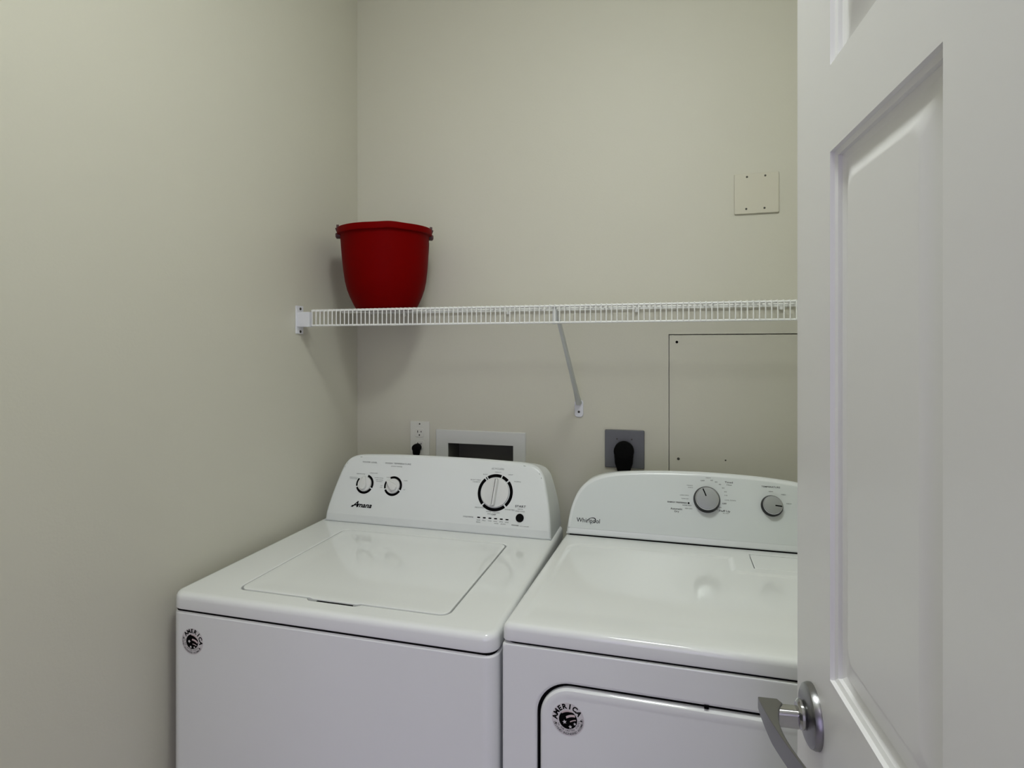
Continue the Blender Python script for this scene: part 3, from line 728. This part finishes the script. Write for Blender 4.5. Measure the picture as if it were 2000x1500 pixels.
loft(bm, [[(x, y, RZ) for x, y in rr(FL[0], FL[1], FL[2], FL[3], 0.0002, 1)], [(x, y, RZ-0.012) for x, y in rr(FL[0], FL[1], FL[2], FL[3], 0.0002, 1)]], cap0=False)
put('top_deck', bm, ENAMEL, dry, ang=40)
# the left flank runs slightly away from the washer towards the wall
for o in dry.children:
    if o.name.split('.')[0] in ('cabinet', 'top_deck', 'gap_shade'):
        L_ = Vector(dry.location)
        for v in o.data.vertices:
            X_, Y_ = v.co.x+L_.x, v.co.y+L_.y
            v.co.x += 0.0277*((Y_-RY0)/0.70)*max(0.0, min(1.0, (-0.10-X_)/0.1925))
bm = bmesh.new(); rings = []
for i, z in ((0, RZ-0.010), (0, RZ-0.0012), (0.0010, RZ-0.0002), (0.003, RZ+0.0002)):
    rings.append([(x, y, z) for x, y in rr(FL[0]+0.0024+i, FL[1]-0.0012-i, FL[2]+0.0011+i, FL[3]-0.0012-i, 0.004, 5)])
loft(bm, rings); put('lint_lid', bm, ENAMEL, dry)
rhalf = smooth_profile([(0.3440, 0.0), (0.3400, 0.040), (0.3320, 0.080), (0.3130, 0.1210), (0.2820, 0.1480), (0.2340, 0.1650), (0.1600, 0.1745), (0.0780, 0.1790), (0.0, 0.1805)], 5)
# black strip filling the gap under the console, then the console itself
bm = bmesh.new(); box(bm, RCX-0.336, RCX+0.336, 1.514, 1.66, RZ-0.001, RZ+0.004); put('console_gap_strip', bm, BLACK, dry)
D_FY = 1.508
dcon, dfp = console(dry, RCX, D_FY, RZ+0.0030, rhalf, 1.685, CONSOLE, 0.016, 0.028)
DM = plane_of(dfp, 0.016)
# silver-white inlay, following the outline
O = outline(rhalf); I_ = inset(O, 0.0085, 0.0); I_ = [(x, max(h, 0.0185)) for x, h in I_]
bm = bmesh.new(); J_ = inset(I_, 0.0010, 0.0195)
loft(bm, [[DM @ Vector((x, h, -0.0008)) for x, h in I_], [DM @ Vector((x, h, 0.0005)) for x, h in I_], [DM @ Vector((x, h, 0.0010)) for x, h in J_]])
put('console_inlay', bm, SILVERW, dcon, ang=30)
DM2 = DM @ Matrix.Translation((0, 0, 0.0010))
def silver_knob(M, x, y, r, ang, h=0.022):
    Mk = M @ Matrix.Translation((x, y, 0)) @ Matrix.Rotation(-math.radians(ang), 4, 'Z')
    bm = bmesh.new(); lathe(bm, [(r*1.0, 0.0006), (r*1.0, 0.0035), (r*0.965, 0.007), (r*0.90, h-0.005), (r*0.86, h-0.002)], Mk, 56)
    k = put('knob', bm, KSIDE, dcon, label='round silver-faced knob with a dark skirt')
    bm = bmesh.new(); lathe(bm, [(r*0.865, h-0.0040), (r*0.87, h-0.002), (r*0.855, h-0.0004), (r*0.825, h+0.0002), (r*0.79, h-0.0004)], Mk, 56, cap1=False); put('knob_rim', bm, CAPRIM, k)
    bm = bmesh.new(); lathe(bm, [(r*0.80, h-0.0008), (r*0.785, h+0.0002), (r*0.5, h+0.0006), (r*0.1, h+0.0007)], Mk, 56); put('knob_cap', bm, CAP, k)
    bm = bmesh.new(); poly(bm, Mk, [(-0.0014, r*0.20), (0.0014, r*0.20), (0.0014, r*0.78), (-0.0014, r*0.78)], h+0.0011); put('pointer', bm, INK, k, smooth=False)
silver_knob(DM2, 0.0880-RCX, 0.1130, 0.0325, -22); silver_knob(DM2, 0.2400-RCX, 0.1080, 0.0255, 95, 0.019); silver_knob(DM2, 0.3300-RCX, 0.1050, 0.0255, 0, 0.019)
def sh(L): return [(a[0], a[1]-RCX)+tuple(a[2:]) for a in L]
labels(dcon, DM2, 'cycle_lettering', sh([('WRINKLE', 0.0470, 0.1460, 0.0150, 0.0022), ('SHIELD', 0.0490, 0.1410, 0.0120, 0.0022), ('LESS DRY', 0.0340, 0.1205, 0.0220, 0.0024), ('DAMP DRY', 0.0360, 0.1120, 0.0180, 0.0024),
    ('MORE DRY', 0.0400, 0.0955, 0.0220, 0.0028), ('VERY DRY', 0.0440, 0.0880, 0.0190, 0.0026), ('60', 0.1010, 0.1620, 0.006, 0.0028), ('50', 0.1115, 0.1585, 0.006, 0.0028), ('40', 0.1205, 0.1530, 0.006, 0.0028),
    ('30', 0.1280, 0.1445, 0.006, 0.0028), ('20', 0.1330, 0.1355, 0.006, 0.0028), ('10', 0.1345, 0.1265, 0.006, 0.0028), ('COOL DOWN', 0.1440, 0.1150, 0.026, 0.0028), ('20', 0.1195, 0.0960, 0.006, 0.0028),
    ('30', 0.1110, 0.0905, 0.006, 0.0028), ('40', 0.1010, 0.0880, 0.006, 0.0028), ('AIR ONLY', 0.1330, 0.0825, 0.0150, 0.0022), ('HEAT', 0.0930, 0.1680, 0.0120, 0.0024)]), GREYINK)
labels(dcon, DM2, 'cycle_heading_lettering', sh([('Automatic', 0.0140, 0.0855, 0.0290, 0.0048, 0.01), ('Dry', 0.0150, 0.0790, 0.0110, 0.0044, 0.01), ('ENERGY PREFERRED', 0.0160, 0.1015, 0.0480, 0.0034, 0.015),
    ('Timed', 0.1420, 0.1595, 0.0190, 0.0046, 0.01), ('Heat', 0.1430, 0.1530, 0.0120, 0.0036), ('OFF', 0.0790, 0.1600, 0.0100, 0.0030), ('Fluff Up', 0.1300, 0.0880, 0.0260, 0.0046, 0.01), ('OFF', 0.1300, 0.1060, 0.0100, 0.0036, 0.015), ('OFF', 0.0830, 0.0855, 0.0100, 0.0034, 0.01)]), INK)
labels(dcon, DM2, 'temperature_lettering', sh([('TEMPERATURE', 0.2400, 0.1540, 0.0430, 0.0038, 0.012), ('LOW', 0.2400, 0.1430, 0.0100, 0.0026), ('MED', 0.2680, 0.1370, 0.0100, 0.0028), ('HIGH', 0.2790, 0.1160, 0.0110, 0.0028)]), GREYINK)
bm = bmesh.new(); disc(bm, DM2, 0.0440-RCX, 0.1015, 0.0024); put('cycle_dot', bm, INK, dcon, smooth=False)
bm = bmesh.new()
text(bm, 'Whirlpool', DM2, -0.2090-RCX, 0.0400, w=0.0610, h=0.0110, bold=0.004)
Mw = DM2 @ Matrix.Translation((-0.2010-RCX, 0.0395, 0)) @ Matrix.Rotation(math.radians(24), 4, 'Z')
for i in range(30):
    a0, a1 = -0.62*PI+1.68*PI*i/30, -0.62*PI+1.68*PI*(i+1)/30
    def ep(a, k): return (0.0128*k*math.cos(a), 0.0075*k*math.sin(a))
    k_ = 0.05+0.16*math.sin(PI*i/29)
    poly(bm, Mw, [ep(a0, 1-k_), ep(a1, 1-k_), ep(a1, 1), ep(a0, 1)], 0.0005)
put('logo_lettering', bm, INK, dcon, smooth=False, label='dark maker lettering with a ring swoosh')
